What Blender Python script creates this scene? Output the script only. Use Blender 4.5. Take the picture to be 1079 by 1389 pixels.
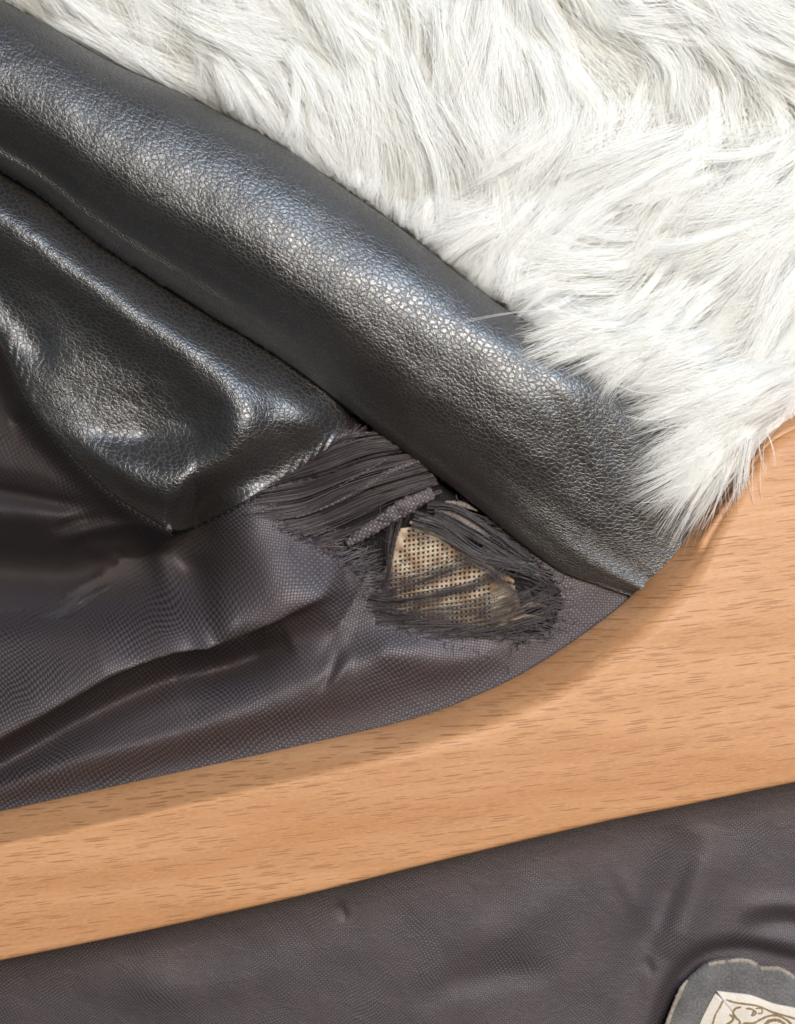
import bpy, math, random
import numpy as np
from mathutils import Vector

# ------------------------------------------------------------------ units, camera, light
S = 0.0002                 # metres per layout unit ("u")
CX, CY, HC = 539.5, 694.5, 1800.0   # layout centre and camera height in u
scene = bpy.context.scene
for o in list(bpy.data.objects):
    bpy.data.objects.remove(o)
col = scene.collection

cam_d = bpy.data.cameras.new('camera')
cam = bpy.data.objects.new('camera', cam_d); col.objects.link(cam)
cam.location = (0, 0, HC * S)
cam_d.sensor_fit = 'VERTICAL'
cam_d.sensor_height = 24.0
cam_d.lens = 24.0 * HC / 1389.0
cam_d.clip_start = 0.01; cam_d.clip_end = 20
cam_d.dof.use_dof = True
cam_d.dof.focus_distance = (HC - 66) * S
cam_d.dof.aperture_fstop = (cam_d.lens / 1000) / 0.0095
scene.camera = cam

world = bpy.data.worlds.new('World'); scene.world = world; world.use_nodes = True
world.node_tree.nodes['Background'].inputs[0].default_value = (1.0, 0.93, 0.86, 1)
world.node_tree.nodes['Background'].inputs[1].default_value = 0.06


def area(name, tilt, az, dist, sx, sy, power, color):
    d = bpy.data.lights.new(name, 'AREA'); d.shape = 'RECTANGLE'
    d.size = sx; d.size_y = sy; d.energy = power; d.color = color
    o = bpy.data.objects.new(name, d); col.objects.link(o)
    t, a = math.radians(tilt), math.radians(az)
    v = Vector((math.sin(t) * math.cos(a), math.sin(t) * math.sin(a), math.cos(t)))
    o.location = v * dist
    o.rotation_euler = v.to_track_quat('Z', 'Y').to_euler()
    return o


area('window_sky_light', 44, 54, 1.3, 0.80, 0.30, 12.0, (0.42, 0.67, 1.0))
area('window_bright_light', 21, 48, 1.3, 0.66, 0.48, 25.0, (1.0, 0.90, 0.78))
area('left_blue_fill', 58, 168, 1.2, 0.5, 0.4, 0.6, (0.36, 0.74, 1.0))  # added blue fill from the left, gives lining a teal tint; no window known there

vs = scene.view_settings
vs.view_transform = 'Standard'; vs.look = 'None'; vs.exposure = 0.0; vs.gamma = 1.0
vs.use_curve_mapping = False
cy = scene.cycles
cy.max_bounces = 12; cy.diffuse_bounces = 8; cy.glossy_bounces = 4
cy.transmission_bounces = 8; cy.transparent_max_bounces = 16
cy.caustics_reflective = False; cy.caustics_refractive = False
cy.use_denoising = True
scene.render.film_transparent = False

rng = np.random.default_rng(7)


# ------------------------------------------------------------------ helpers
def W(px, py, h):
    """layout point (x right, y down, as seen by the camera) at height h -> world metres"""
    px, py, h = np.asarray(px, float), np.asarray(py, float), np.asarray(h, float)
    k = (HC - h) / HC
    return np.stack([(px - CX) * k * S, (CY - py) * k * S, h * S], -1)


def smooth(pts, n, closed=False):
    """Catmull-Rom through pts, resampled to n points by arc length (any dimension)"""
    p = np.asarray(pts, float)
    if closed:
        p = np.vstack([p[-1], p, p[0], p[1]])
    else:
        p = np.vstack([2 * p[0] - p[1], p, 2 * p[-1] - p[-2]])
    out = []
    for i in range(1, len(p) - 2):
        t = np.linspace(0, 1, 24, endpoint=False)[:, None]
        a, b, c, d = p[i - 1], p[i], p[i + 1], p[i + 2]
        out.append(0.5 * ((2 * b) + (-a + c) * t + (2 * a - 5 * b + 4 * c - d) * t ** 2 + (-a + 3 * b - 3 * c + d) * t ** 3))
    out.append(p[-2][None])
    q = np.vstack(out)
    dd = np.r_[0, np.cumsum(np.linalg.norm(np.diff(q[:, :2], axis=0), axis=1))]
    u = np.linspace(0, dd[-1], n)
    return np.stack([np.interp(u, dd, q[:, k]) for k in range(q.shape[1])], -1)


def sdist(X, Y, poly):
    """signed distance to a polyline (positive on its left when walking, layout y down) and the arc fraction"""
    P = np.asarray(poly, float)
    best = np.full(X.shape, 1e9); sg = np.zeros(X.shape); fr = np.zeros(X.shape)
    L = np.r_[0, np.cumsum(np.linalg.norm(np.diff(P, axis=0), axis=1))]
    for i in range(len(P) - 1):
        a, b = P[i], P[i + 1]; d = b - a; l2 = (d ** 2).sum() + 1e-9
        t = np.clip(((X - a[0]) * d[0] + (Y - a[1]) * d[1]) / l2, 0, 1)
        qx, qy = a[0] + t * d[0], a[1] + t * d[1]
        dd = np.hypot(X - qx, Y - qy)
        m = dd < best
        cr = d[0] * (Y - a[1]) - d[1] * (X - a[0])
        best = np.where(m, dd, best); sg = np.where(m, np.where(cr < 0, 1.0, -1.0), sg)
        fr = np.where(m, (L[i] + t * math.sqrt(l2)) / L[-1], fr)
    return best, sg, fr


def fold(X, Y, pts, amp, wl, wr=None, fade=(0.0, 0.0), n=24):
    """a ridge (amp > 0) or valley along a curve, with its own width on the left (up) and right (down) side"""
    wr = wl if wr is None else wr
    d, s, f = sdist(X, Y, smooth(pts, n))
    w = np.where(s > 0, wl, wr)
    g = amp * np.exp(-(d / w) ** 2)
    if fade[0] > 0: g = g * np.clip(f / fade[0], 0.0, 1) ** 0.8
    if fade[1] > 0: g = g * np.clip((1 - f) / fade[1], 0.0, 1) ** 0.8
    return g


def inside(X, Y, poly):
    P = np.asarray(poly, float); r = np.zeros(X.shape, bool)
    j = len(P) - 1
    for i in range(len(P)):
        xi, yi, xj, yj = P[i, 0], P[i, 1], P[j, 0], P[j, 1]
        c = ((yi > Y) != (yj > Y)) & (X < (xj - xi) * (Y - yi) / (yj - yi + 1e-12) + xi)
        r ^= c; j = i
    return r


_tab = rng.random((64, 64))


def vnoise(X, Y, sc, seed=0):
    """smooth value noise, -1..1"""
    x, y = X / sc + seed * 13.7, Y / sc + seed * 7.3
    xi, yi = np.floor(x).astype(int), np.floor(y).astype(int)
    fx, fy = x - xi, y - yi
    fx, fy = fx * fx * (3 - 2 * fx), fy * fy * (3 - 2 * fy)
    g = lambda a, b: _tab[a % 64, b % 64]
    v = g(xi, yi) * (1 - fx) * (1 - fy) + g(xi + 1, yi) * fx * (1 - fy) + g(xi, yi + 1) * (1 - fx) * fy + g(xi + 1, yi + 1) * fx * fy
    return v * 2 - 1


def fbm(X, Y, sc, seed=0, oct=3):
    r = 0; a = 1
    for k in range(oct):
        r = r + a * vnoise(X, Y, sc / 2 ** k, seed + k); a *= 0.5
    return r / 1.75


def link(o, parent=None):
    col.objects.link(o)
    if parent is not None: o.parent = parent
    return o


def grid_mesh(name, P, mat, parent, uv=None, keep=None, thick=0.0, smooth_sh=True):
    """P: (n, m, 3) world points -> one mesh object; uv (n, m, 2); keep (n-1, m-1) bool"""
    n, m = P.shape[:2]
    idx = np.arange(n * m).reshape(n, m)
    f = np.stack([idx[:-1, :-1], idx[:-1, 1:], idx[1:, 1:], idx[1:, :-1]], -1).reshape(-1, 4)
    if keep is not None: f = f[keep.reshape(-1)]
    used = np.unique(f); remap = np.full(n * m, -1); remap[used] = np.arange(len(used))
    V = P.reshape(-1, 3)[used]; F = remap[f]
    a, b, c = V[F[:, 0]], V[F[:, 1]], V[F[:, 3]]
    if np.cross(b - a, c - a)[:, 2].sum() < 0: F = F[:, ::-1]
    me = bpy.data.meshes.new(name)
    me.vertices.add(len(V)); me.vertices.foreach_set('co', V.astype(np.float32).ravel())
    me.loops.add(F.size); me.loops.foreach_set('vertex_index', F.astype(np.int32).ravel())
    me.polygons.add(len(F)); me.polygons.foreach_set('loop_start', np.arange(0, F.size, 4, dtype=np.int32))
    me.update(calc_edges=True); me.validate()
    if uv is not None:
        U = uv.reshape(-1, 2)[used][F.ravel()]
        me.uv_layers.new(name='UVMap').data.foreach_set('uv', U.astype(np.float32).ravel())
    me.polygons.foreach_set('use_smooth', [smooth_sh] * len(F))
    me.materials.append(mat)
    o = link(bpy.data.objects.new(name, me), parent)
    if thick:
        md = o.modifiers.new('thickness', 'SOLIDIFY'); md.thickness = thick * S; md.offset = -1
    return o


def strands(name, curves, radii, mat, parent):
    """curves: list of (k, 3) world point arrays; radii: list of (k,) in u -> one CURVES object"""
    hc = bpy.data.hair_curves.new(name)
    hc.add_curves([len(c) for c in curves])
    P = np.vstack(curves).astype(np.float32)
    hc.position_data.foreach_set('vector', P.ravel())
    r = hc.attributes.get('radius') or hc.attributes.new('radius', 'FLOAT', 'POINT')
    r.data.foreach_set('value', (np.concatenate(radii) * S).astype(np.float32))
    hc.materials.append(mat)
    return link(bpy.data.objects.new(name, hc), parent)


# ------------------------------------------------------------------ materials
class NT:
    def __init__(self, name):
        self.m = bpy.data.materials.new(name); self.m.use_nodes = True
        self.t = self.m.node_tree; self.t.nodes.clear()
        self.out = self.t.nodes.new('ShaderNodeOutputMaterial')

    def n(self, typ, ins=None, **props):
        nd = self.t.nodes.new('ShaderNode' + typ)
        for k, v in props.items(): setattr(nd, k, v)
        for k, v in (ins or {}).items(): self.put(nd.inputs[k], v)
        return nd

    def put(self, sock, v):
        if isinstance(v, bpy.types.NodeSocket): self.t.links.new(v, sock)
        elif isinstance(v, bpy.types.Node): self.t.links.new(v.outputs[0], sock)
        else: sock.default_value = v

    def math(self, op, a, b=0.0, c=0.0, clamp=False):
        nd = self.n('Math', {0: a, 1: b, 2: c}, operation=op); nd.use_clamp = clamp
        return nd.outputs[0]

    def ramp(self, v, lo, hi, a=0.0, b=1.0, smoothstep=True):
        nd = self.n('MapRange', {0: v, 1: lo, 2: hi, 3: a, 4: b})
        nd.interpolation_type = 'SMOOTHSTEP' if smoothstep else 'LINEAR'
        return nd.outputs[0]

    def mix(self, f, a, b):
        nd = self.n('Mix', data_type='RGBA')
        self.put(nd.inputs[0], f); self.put(nd.inputs[6], a); self.put(nd.inputs[7], b)
        return nd.outputs[2]

    def vscale(self, v, s):
        return self.n('VectorMath', {0: v, 1: s}, operation='MULTIPLY').outputs[0]

    def vadd(self, a, b):
        return self.n('VectorMath', {0: a, 1: b}, operation='ADD').outputs[0]

    def surf(self, sh):
        self.t.links.new(sh.outputs[0], self.out.inputs['Surface']); return self.m


def c4(r, g, b): return (r, g, b, 1.0)


def leather_material():
    N = NT('black_grained_leather')
    uv = N.n('UVMap', uv_map='UVMap').outputs[0]        # 1 uv = 100 u
    nz = N.n('TexNoise', {'Vector': uv, 'Scale': 5.0, 'Detail': 3.0, 'Roughness': 0.6}, noise_dimensions='2D').outputs[1]
    wv = N.vadd(uv, N.vscale(N.vadd(nz, (-.5, -.5, -.5)), (0.10, 0.10, 0)))
    nz2 = N.n('TexNoise', {'Vector': uv, 'Scale': 30.0, 'Detail': 2.0}, noise_dimensions='2D').outputs[1]
    wv = N.vadd(wv, N.vscale(N.vadd(nz2, (-.5, -.5, -.5)), (0.035, 0.035, 0)))
    v1 = N.n('TexVoronoi', {'Vector': wv, 'Scale': 13.5}, feature='DISTANCE_TO_EDGE', voronoi_dimensions='2D').outputs[0]
    v1c = N.n('TexVoronoi', {'Vector': wv, 'Scale': 13.5}, feature='F1', voronoi_dimensions='2D')
    v2 = N.n('TexVoronoi', {'Vector': wv, 'Scale': 26.0}, feature='DISTANCE_TO_EDGE', voronoi_dimensions='2D').outputs[0]
    fine = N.n('TexNoise', {'Vector': wv, 'Scale': 70.0, 'Detail': 3.0}, noise_dimensions='2D').outputs[0]
    p1 = N.ramp(v1, 0.0, 0.25)
    p2 = N.ramp(v2, 0.0, 0.22)
    big = N.n('TexNoise', {'Vector': uv, 'Scale': 1.3, 'Detail': 2.0}, noise_dimensions='2D').outputs[0]
    bm = N.ramp(big, 0.35, 0.65)
    h = N.math('ADD', N.math('MULTIPLY', p1, 0.75), N.math('MULTIPLY', p2, N.ramp(bm, 0, 1, 0.18, 0.42)))
    h = N.math('ADD', h, N.math('MULTIPLY', fine, 0.10))
    h = N.math('ADD', h, N.math('MULTIPLY', v1c.outputs[0], -0.22))
    bump = N.n('Bump', {'Strength': 0.46, 'Distance': 1.05 * S, 'Height': h})
    crack = N.math('MULTIPLY', p1, N.ramp(p2, 0, 1, 0.6, 1.0))
    basec = N.mix(crack, c4(0.006, 0.005, 0.005), N.mix(bm, c4(0.013, 0.011, 0.010), c4(0.020, 0.016, 0.014)))
    rough = N.math('ADD', N.ramp(crack, 0, 1, 0.50, 0.30), N.math('MULTIPLY', fine, 0.08))
    b = N.n('BsdfPrincipled', {'Base Color': basec, 'Roughness': rough, 'Specular IOR Level': 1.0, 'IOR': 1.65,
                               'Normal': bump, 'Sheen Weight': 0.03, 'Sheen Roughness': 0.5,
                               'Sheen Tint': c4(0.9, 0.82, 0.78)})
    return N.surf(b)


def weave_material(name, warp, weft, period=4.4, rough=0.38, spec=0.5, sheen=0.15, bumpd=0.9, tint=(1.0, 1.0, 1.0), wrinkle=2.6):
    N = NT(name)
    uv = N.n('UVMap', uv_map='UVMap').outputs[0]
    w = N.n('TexNoise', {'Vector': uv, 'Scale': 3.0, 'Detail': 4.0}, noise_dimensions='2D').outputs[1]
    p = N.vadd(uv, N.vscale(N.vadd(w, (-.5, -.5, -.5)), (0.05, 0.05, 0)))
    sp = N.n('SeparateXYZ', {0: N.vscale(p, (100.0 / period, 100.0 / (period * 0.9), 1))})
    jx = N.n('TexNoise', {'Vector': N.vscale(p, (2.0, 40.0, 1)), 'Scale': 1.0}, noise_dimensions='2D').outputs[0]
    x = N.math('MULTIPLY', sp.outputs[0], math.pi)
    y = N.math('ADD', N.math('MULTIPLY', sp.outputs[1], math.pi), N.math('MULTIPLY', jx, 0.9))
    sx, sy = N.math('SINE', x), N.math('SINE', y)
    pr = N.math('MULTIPLY', sx, sy)
    chk = N.ramp(pr, -0.25, 0.25)                    # which yarn lies on top
    hh = N.math('POWER', N.math('ABSOLUTE', pr), 0.6)
    yarn = N.n('TexNoise', {'Vector': N.vscale(p, (30.0, 90.0, 1)), 'Scale': 1.0, 'Detail': 2.0}, noise_dimensions='2D').outputs[0]
    h = N.math('ADD', N.math('MULTIPLY', hh, N.ramp(chk, 0, 1, 0.55, 1.0)), N.math('MULTIPLY', yarn, 0.35))
    big = N.n('TexNoise', {'Vector': uv, 'Scale': 0.9, 'Detail': 3.0}, noise_dimensions='2D').outputs[0]
    crum = N.n('TexNoise', {'Vector': N.vscale(uv, (2.2, 4.5, 1)), 'Scale': 1.0, 'Detail': 5.0, 'Roughness': 0.62, 'Distortion': 0.6}, noise_dimensions='2D').outputs[0]
    ridge = N.math('ABSOLUTE', N.math('SUBTRACT', crum, 0.5))
    h = N.math('ADD', h, N.math('MULTIPLY', ridge, wrinkle))
    c = N.mix(N.math('MULTIPLY', chk, hh), c4(*warp), c4(*weft))
    c = N.mix(N.ramp(big, 0.38, 0.66, 0.0, 0.45), c, c4(*[0.42 * q * k for q, k in zip(weft, (1.12, 0.96, 0.92))]))
    bump = N.n('Bump', {'Strength': 0.8, 'Distance': bumpd * S, 'Height': h})
    b = N.n('BsdfPrincipled', {'Base Color': c, 'Roughness': N.ramp(hh, 0, 1, min(rough + .3, 1), rough), 'Specular IOR Level': spec,
                               'Normal': bump, 'Specular Tint': c4(*tint), 'Sheen Weight': sheen, 'Sheen Roughness': 0.45, 'Sheen Tint': c4(0.85, 0.80, 0.85)})
    return N.surf(b)


def wood_material():
    N = NT('oiled_beech_wood')
    oc = N.n('TexCoord').outputs['Object']
    mp = N.n('Mapping', {'Vector': oc, 'Rotation': (0, math.radians(3), math.radians(-7)), 'Scale': (1 / S / 100,) * 3}).outputs[0]
    wob = N.n('TexNoise', {'Vector': N.vscale(mp, (0.35, 1.2, 0.2)), 'Scale': 1.0, 'Detail': 2.0}).outputs[1]
    mp = N.vadd(mp, N.vscale(N.vadd(wob, (-.5, -.5, -.5)), (0, 0.12, 0.05)))

    def flecks(sx, sy, thr, keep, off):
        v = N.n('TexVoronoi', {'Vector': N.vadd(N.vscale(mp, (sx, sy, 0)), off), 'Scale': 1.0}, feature='F1', voronoi_dimensions='2D')
        sc = N.n('SeparateColor', {0: v.outputs['Color']})
        r = N.ramp(sc.outputs[0], 0.0, 1.0, thr * 0.6, thr * 1.25, False)
        e = N.math('SUBTRACT', r, v.outputs['Distance'])
        return N.math('MULTIPLY', N.ramp(e, 0.0, 0.10), N.math('GREATER_THAN', sc.outputs[1], keep))
    f1 = flecks(2.1, 36.0, 0.34, 0.62, (0, 0, 0))
    f3 = flecks(1.5, 21.0, 0.26, 0.80, (7.1, 2.3, 0))
    f2 = flecks(4.6, 44.0, 0.27, 0.55, (3.3, 5.1, 1.7))
    fib = N.n('TexNoise', {'Vector': N.vscale(mp, (0.9, 34.0, 12.0)), 'Scale': 1.0, 'Detail': 4.0, 'Roughness': 0.6}).outputs[0]
    fine = N.n('TexNoise', {'Vector': N.vscale(mp, (14.0, 60.0, 60.0)), 'Scale': 1.0, 'Detail': 2.0}).outputs[0]
    ring = N.n('TexNoise', {'Vector': N.vscale(mp, (0.22, 2.2, 1.2)), 'Scale': 1.0, 'Detail': 3.0}).outputs[0]
    c = N.mix(N.ramp(ring, 0.3, 0.7), c4(0.40, 0.186, 0.078), c4(0.50, 0.262, 0.130))
    c = N.mix(N.ramp(fib, 0.3, 0.75, 0.0, 0.62), c, c4(0.37, 0.18, 0.075))
    c = N.mix(N.ramp(fine, 0.45, 0.75, 0.0, 0.25), c, c4(0.58, 0.35, 0.185))
    c = N.mix(N.math('MULTIPLY', f1, N.ramp(ring, 0.3, 0.7, 0.30, 0.62)), c, c4(0.20, 0.080, 0.030))
    c = N.mix(N.math('MULTIPLY', f3, 0.45), c, c4(0.22, 0.095, 0.04))
    c = N.mix(N.math('MULTIPLY', f2, 0.38), c, c4(0.27, 0.12, 0.05))
    h = N.math('ADD', N.math('MULTIPLY', f1, -1.0), N.math('MULTIPLY', fib, 0.35))
    h = N.math('ADD', h, N.math('MULTIPLY', fine, 0.25))
    bump = N.n('Bump', {'Strength': 0.30, 'Distance': 0.8 * S, 'Height': h})
    b = N.n('BsdfPrincipled', {'Base Color': c, 'Roughness': N.ramp(fib, 0.2, 0.8, 0.42, 0.56), 'Specular IOR Level': 0.35, 'Normal': bump})
    return N.surf(b)


def hair_material(name, colr, trans=0.4, var=0.08, gloss=0.12, rough=0.35):
    N = NT(name)
    info = N.n('HairInfo')
    c = N.mix(info.outputs['Random'], c4(*[q * (1 - var) for q in colr]), c4(*[min(q * (1 + var * (.6 if q > .5 else 1.0)), 0.95) for q in colr]))
    d = N.n('BsdfDiffuse', {'Color': c})
    t = N.n('BsdfTranslucent', {'Color': c})
    g = N.n('BsdfPrincipled', {'Base Color': c, 'Roughness': rough, 'Specular IOR Level': 0.5})
    m1 = N.n('MixShader', {0: trans, 1: d, 2: t})
    m2 = N.n('MixShader', {0: gloss, 1: m1, 2: g})
    return N.surf(m2)


def plain_cloth(name, a, b, scale=30.0, rough=0.9, bumpd=0.6):
    N = NT(name)
    oc = N.n('TexCoord').outputs['Object']
    v = N.vscale(oc, (1 / S / 100,) * 3)
    n1 = N.n('TexNoise', {'Vector': v, 'Scale': scale, 'Detail': 4.0}).outputs[0]
    n2 = N.n('TexNoise', {'Vector': v, 'Scale': 3.0, 'Detail': 3.0}).outputs[0]
    c = N.mix(N.ramp(N.math('ADD', N.math('MULTIPLY', n1, 0.6), N.math('MULTIPLY', n2, 0.4)), 0.35, 0.65), c4(*a), c4(*b))
    bump = N.n('Bump', {'Strength': 0.7, 'Distance': bumpd * S, 'Height': n1})
    return N.surf(N.n('BsdfPrincipled', {'Base Color': c, 'Roughness': rough, 'Specular IOR Level': 0.25, 'Normal': bump, 'Sheen Weight': 0.1}))


M_leather = leather_material()
M_lining = weave_material('dark_satin_lining', (0.009, 0.007, 0.008), (0.076, 0.060, 0.066), 3.8, rough=0.52, spec=0.95, sheen=0.0, bumpd=0.46, tint=(1.0, 0.90, 0.92))
M_back = weave_material('black_inner_cloth', (0.006, 0.005, 0.006), (0.018, 0.015, 0.017), 4.0, rough=0.6, spec=0.25, sheen=0.0)
M_wood = wood_material()
M_fur = hair_material('white_faux_fur', (0.965, 0.955, 0.925), 0.55, 0.02, gloss=0.04)
M_under = hair_material('cream_undercoat', (0.94, 0.925, 0.885), 0.52, 0.03, gloss=0.03)
M_thread = hair_material('dark_lining_thread', (0.036, 0.028, 0.030), 0.12, 0.9, gloss=0.85, rough=0.33)
M_sheen_thread = hair_material('lining_thread_sheen', (0.070, 0.054, 0.057), 0.12, 0.8, gloss=0.8, rough=0.36)
M_fuzz = hair_material('black_fuzz', (0.020, 0.017, 0.018), 0.2, 0.5, gloss=0.5, rough=0.5)
M_lint = hair_material('grey_lint', (0.13, 0.13, 0.135), 0.3, 0.4, gloss=0.3)
M_backing = plain_cloth('cream_rug_backing', (0.50, 0.46, 0.39), (0.62, 0.58, 0.51))
M_interf = plain_cloth('beige_interfacing', (0.20, 0.11, 0.058), (0.50, 0.41, 0.30), 5.0, bumpd=1.2)
M_strip = plain_cloth('grey_interfacing', (0.16, 0.13, 0.12), (0.30, 0.26, 0.24), 26.0, bumpd=1.0)
M_felt = plain_cloth('grey_felt', (0.078, 0.073, 0.071), (0.15, 0.144, 0.14), 34.0, bumpd=1.6)
M_cream = plain_cloth('cream_edging_yarn', (0.20, 0.165, 0.13), (0.34, 0.29, 0.24), 30.0)
M_label = plain_cloth('white_woven_label', (0.52, 0.46, 0.39), (0.62, 0.565, 0.49), 40.0, bumpd=0.4)
M_print = plain_cloth('brown_label_print', (0.17, 0.11, 0.05), (0.26, 0.18, 0.09), 40.0, bumpd=0.4)
M_stitch = hair_material('black_stitch_thread', (0.015, 0.013, 0.014), 0.05, 0.3, gloss=0.6)


def thing(name, label, cat, loc=(0, 0, 0)):
    o = bpy.data.objects.new(name, None); o.empty_display_size = 0.02
    o.location = loc; o['label'] = label; o['category'] = cat
    return link(o)


# ------------------------------------------------------------------ outlines shared by several parts
CREASE = [(-170, 128), (-80, 180), (0, 230), (60, 268), (130, 326), (200, 372), (290, 428), (380, 484), (450, 536), (520, 592),
          (580, 636), (640, 682), (700, 732), (760, 775), (810, 794), (862, 812), (930, 840)]
EDGE = [(-150, -95), (-70, -45), (0, 0), (60, 32), (150, 84), (260, 134), (380, 197), (480, 265), (560, 322), (640, 386), (700, 428), (760, 464), (830, 497),
        (885, 538), (918, 595), (932, 660), (940, 730), (965, 800)]
HU = [(-190, 1141), (0, 1100), (200, 1056), (400, 1012), (560, 974), (650, 941), (720, 906), (800, 853), (860, 804), (920, 733), (962, 684), (1005, 625),
      (1040, 582), (1085, 556), (1150, 536), (1260, 520)]
HA = [(-190, 1190), (0, 1150), (140, 1120), (300, 1084), (450, 1052), (560, 1024), (670, 990), (760, 948), (833, 898), (895, 848), (943, 795), (972, 742), (996, 698),
      (1022, 650), (1048, 615), (1095, 592), (1160, 574), (1260, 558)]
HL = [(-190, 1342), (0, 1303), (200, 1262), (400, 1217), (600, 1167), (800, 1119), (940, 1090), (1079, 1061), (1160, 1045), (1260, 1026)]

jacket = thing('leather_jacket', 'black leather jacket turned to its torn dark lining, lying under the wooden hanger', 'jacket')
rug = thing('fur_rug', 'long haired white faux fur rug under the black jacket', 'rug', (0, 0, -62 * S))


def to_local(P, parent):
    return P - np.array(parent.location)


# ------------------------------------------------------------------ leather roll (outer leather)
def roll_section(t):
    """cross-section control points (p, h) for arc fraction t, p = 0 crease .. 1 outer edge"""
    end = np.clip((t - 0.70) / 0.28, 0, 1); end = end * end * (3 - 2 * end)
    top = 118 * (1 - end) + 26 * end
    lip = 1 - np.clip((t - 0.15) / 0.35, 0, 1)
    e2 = np.clip((t - 0.46) / 0.24, 0, 1); e2 = 0.55 * e2 * e2 * (3 - 2 * e2)
    return np.array([
        (0.10, -6.0), (0.035, 4.0), (0.0, 14 - 4 * end), (0.03, 30 - 19 * end + 6 * lip), (0.085, 42 - 26 * end + 9 * lip), (0.15, 56 - 36 * end + 2 * lip),
        (0.25, (0.74 - 0.20 * e2) * top), (0.37, (0.93 - 0.28 * e2) * top), (0.49, (1.0 - 0.26 * e2) * top), (0.64, (0.985 - 0.10 * e2) * top), (0.80, (0.86 + 0.13 * e2) * top),
        (0.92, (0.64 + 0.24 * e2) * top), (0.985, (0.40 + 0.22 * e2) * top), (1.0, 0.26 * top), (0.985, 0.10 * top), (0.94, -6), (0.86, -14)])


def make_roll():
    nu, nv = 420, 150
    A, B = smooth(CREASE, nu), smooth(EDGE, nu)
    px = np.zeros((nu, nv)); py = np.zeros((nu, nv)); hh = np.zeros((nu, nv)); vv = np.zeros((nu, nv))
    for i in range(nu):
        q = smooth(roll_section(i / (nu - 1)) * np.array([260.0, 1.0]), nv)
        p = q[:, 0] / 260.0
        px[i] = A[i, 0] + (B[i, 0] - A[i, 0]) * p
        py[i] = A[i, 1] + (B[i, 1] - A[i, 1]) * p
        hh[i] = q[:, 1]
        vv[i] = np.r_[0, np.cumsum(np.hypot(np.diff(px[i]) * 1.0 + 0, np.diff(py[i])) + 0.5 * np.abs(np.diff(hh[i])))]
    m = np.clip((hh - 20) / 60, 0, 1)
    hh = hh + m * (3.0 * fbm(px, py, 130, 3) + 1.0 * fbm(px, py, 40, 5))
    # soft pull wrinkles near the tucked end
    for pts, a in (([(700, 470), (760, 560), (800, 680)], -2), ([(800, 520), (840, 640), (850, 740)], -2.5), ([(750, 500), (800, 600), (830, 720)], 1.5),
                   ([(860, 560), (885, 660), (880, 740)], 2)):
        hh = hh + m * fold(px, py, pts, a, 14, 14, (0.25, 0.25))
    ul = np.repeat((np.linspace(0, 1, nu) * 1290)[:, None], nv, 1)
    vq = vv + 0.0
    # the grain is stretched along the roll towards the crease: more cells across there
    vq = np.where(vv < 120, 120 - (120 - vv) * 1.7, vv)
    uv = np.stack([ul * 0.92, vq * 1.08], -1) / 100
    P = W(px, py, hh)
    return grid_mesh('leather_roll', to_local(P, jacket), M_leather, jacket, uv)


make_roll()['label'] = 'smooth rolled outer leather with a broad sheen'

# ------------------------------------------------------------------ leather facing (between crease and lining seam)
SEAM = [(-170, 250), (-60, 372), (-5, 452), (15, 490), (50, 562), (100, 620), (150, 668), (200, 701), (243, 719), (300, 697), (360, 666), (400, 642),
        (440, 614), (468, 594), (505, 590), (545, 612)]
CR2 = [(-160, 60), (-80, 130), (0, 190), (60, 228), (130, 286), (200, 334), (290, 392), (380, 450), (450, 500), (520, 556), (575, 600)]


def facing_height(X, Y):
    h = 30 + 0 * X
    h = h + fold(X, Y, [(-120, 215), (0, 292), (100, 362), (190, 430), (275, 492), (322, 552), (314, 614), (265, 647), (200, 651), (120, 628), (60, 590)], 44, 46, 46, (0, 0.35), n=48)
    h = h + 20 * np.exp(-(((X - 410) / 90) ** 2 + ((Y - 560) / 70) ** 2))
    h = h + fold(X, Y, [(20, 520), (90, 560), (150, 582), (215, 592), (275, 578)], -14, 46, 34, (0.5, 0.3))
    h = h + fold(X, Y, [(-30, 380), (10, 425), (50, 470)], -16, 34, 34)
    h = h + fold(X, Y, [(330, 470), (400, 540), (450, 590)], 8, 40, 40)
    h = h + fold(X, Y, [(90, 585), (170, 598), (250, 590)], -3, 15, 15, (0.3, 0.3))
    h = h + fold(X, Y, [(60, 545), (140, 560), (210, 565)], 2, 14, 14, (0.3, 0.3))
    h = h + fold(X, Y, [(130, 655), (190, 680), (250, 690), (320, 672)], -5, 8, 8, (0.3, 0.3))
    h = h + 2.5 * fbm(X, Y, 60, 11) + 1.1 * fbm(X, Y, 22, 12)
    return h




# ------------------------------------------------------------------ lining
PT = [(-170, 380), (-60, 392), (-5, 446), (20, 480), (56, 553), (106, 610), (156, 657), (200, 692), (232, 712)]
PB = [(-170, 860), (-60, 858), (0, 852), (45, 848), (82, 838), (112, 818), (146, 800), (172, 782), (192, 757), (212, 742), (234, 727)]
LONG_FOLD = [(-150, 1075), (0, 988), (90, 932), (170, 882), (250, 842), (330, 825), (420, 806), (470, 790)]


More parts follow.
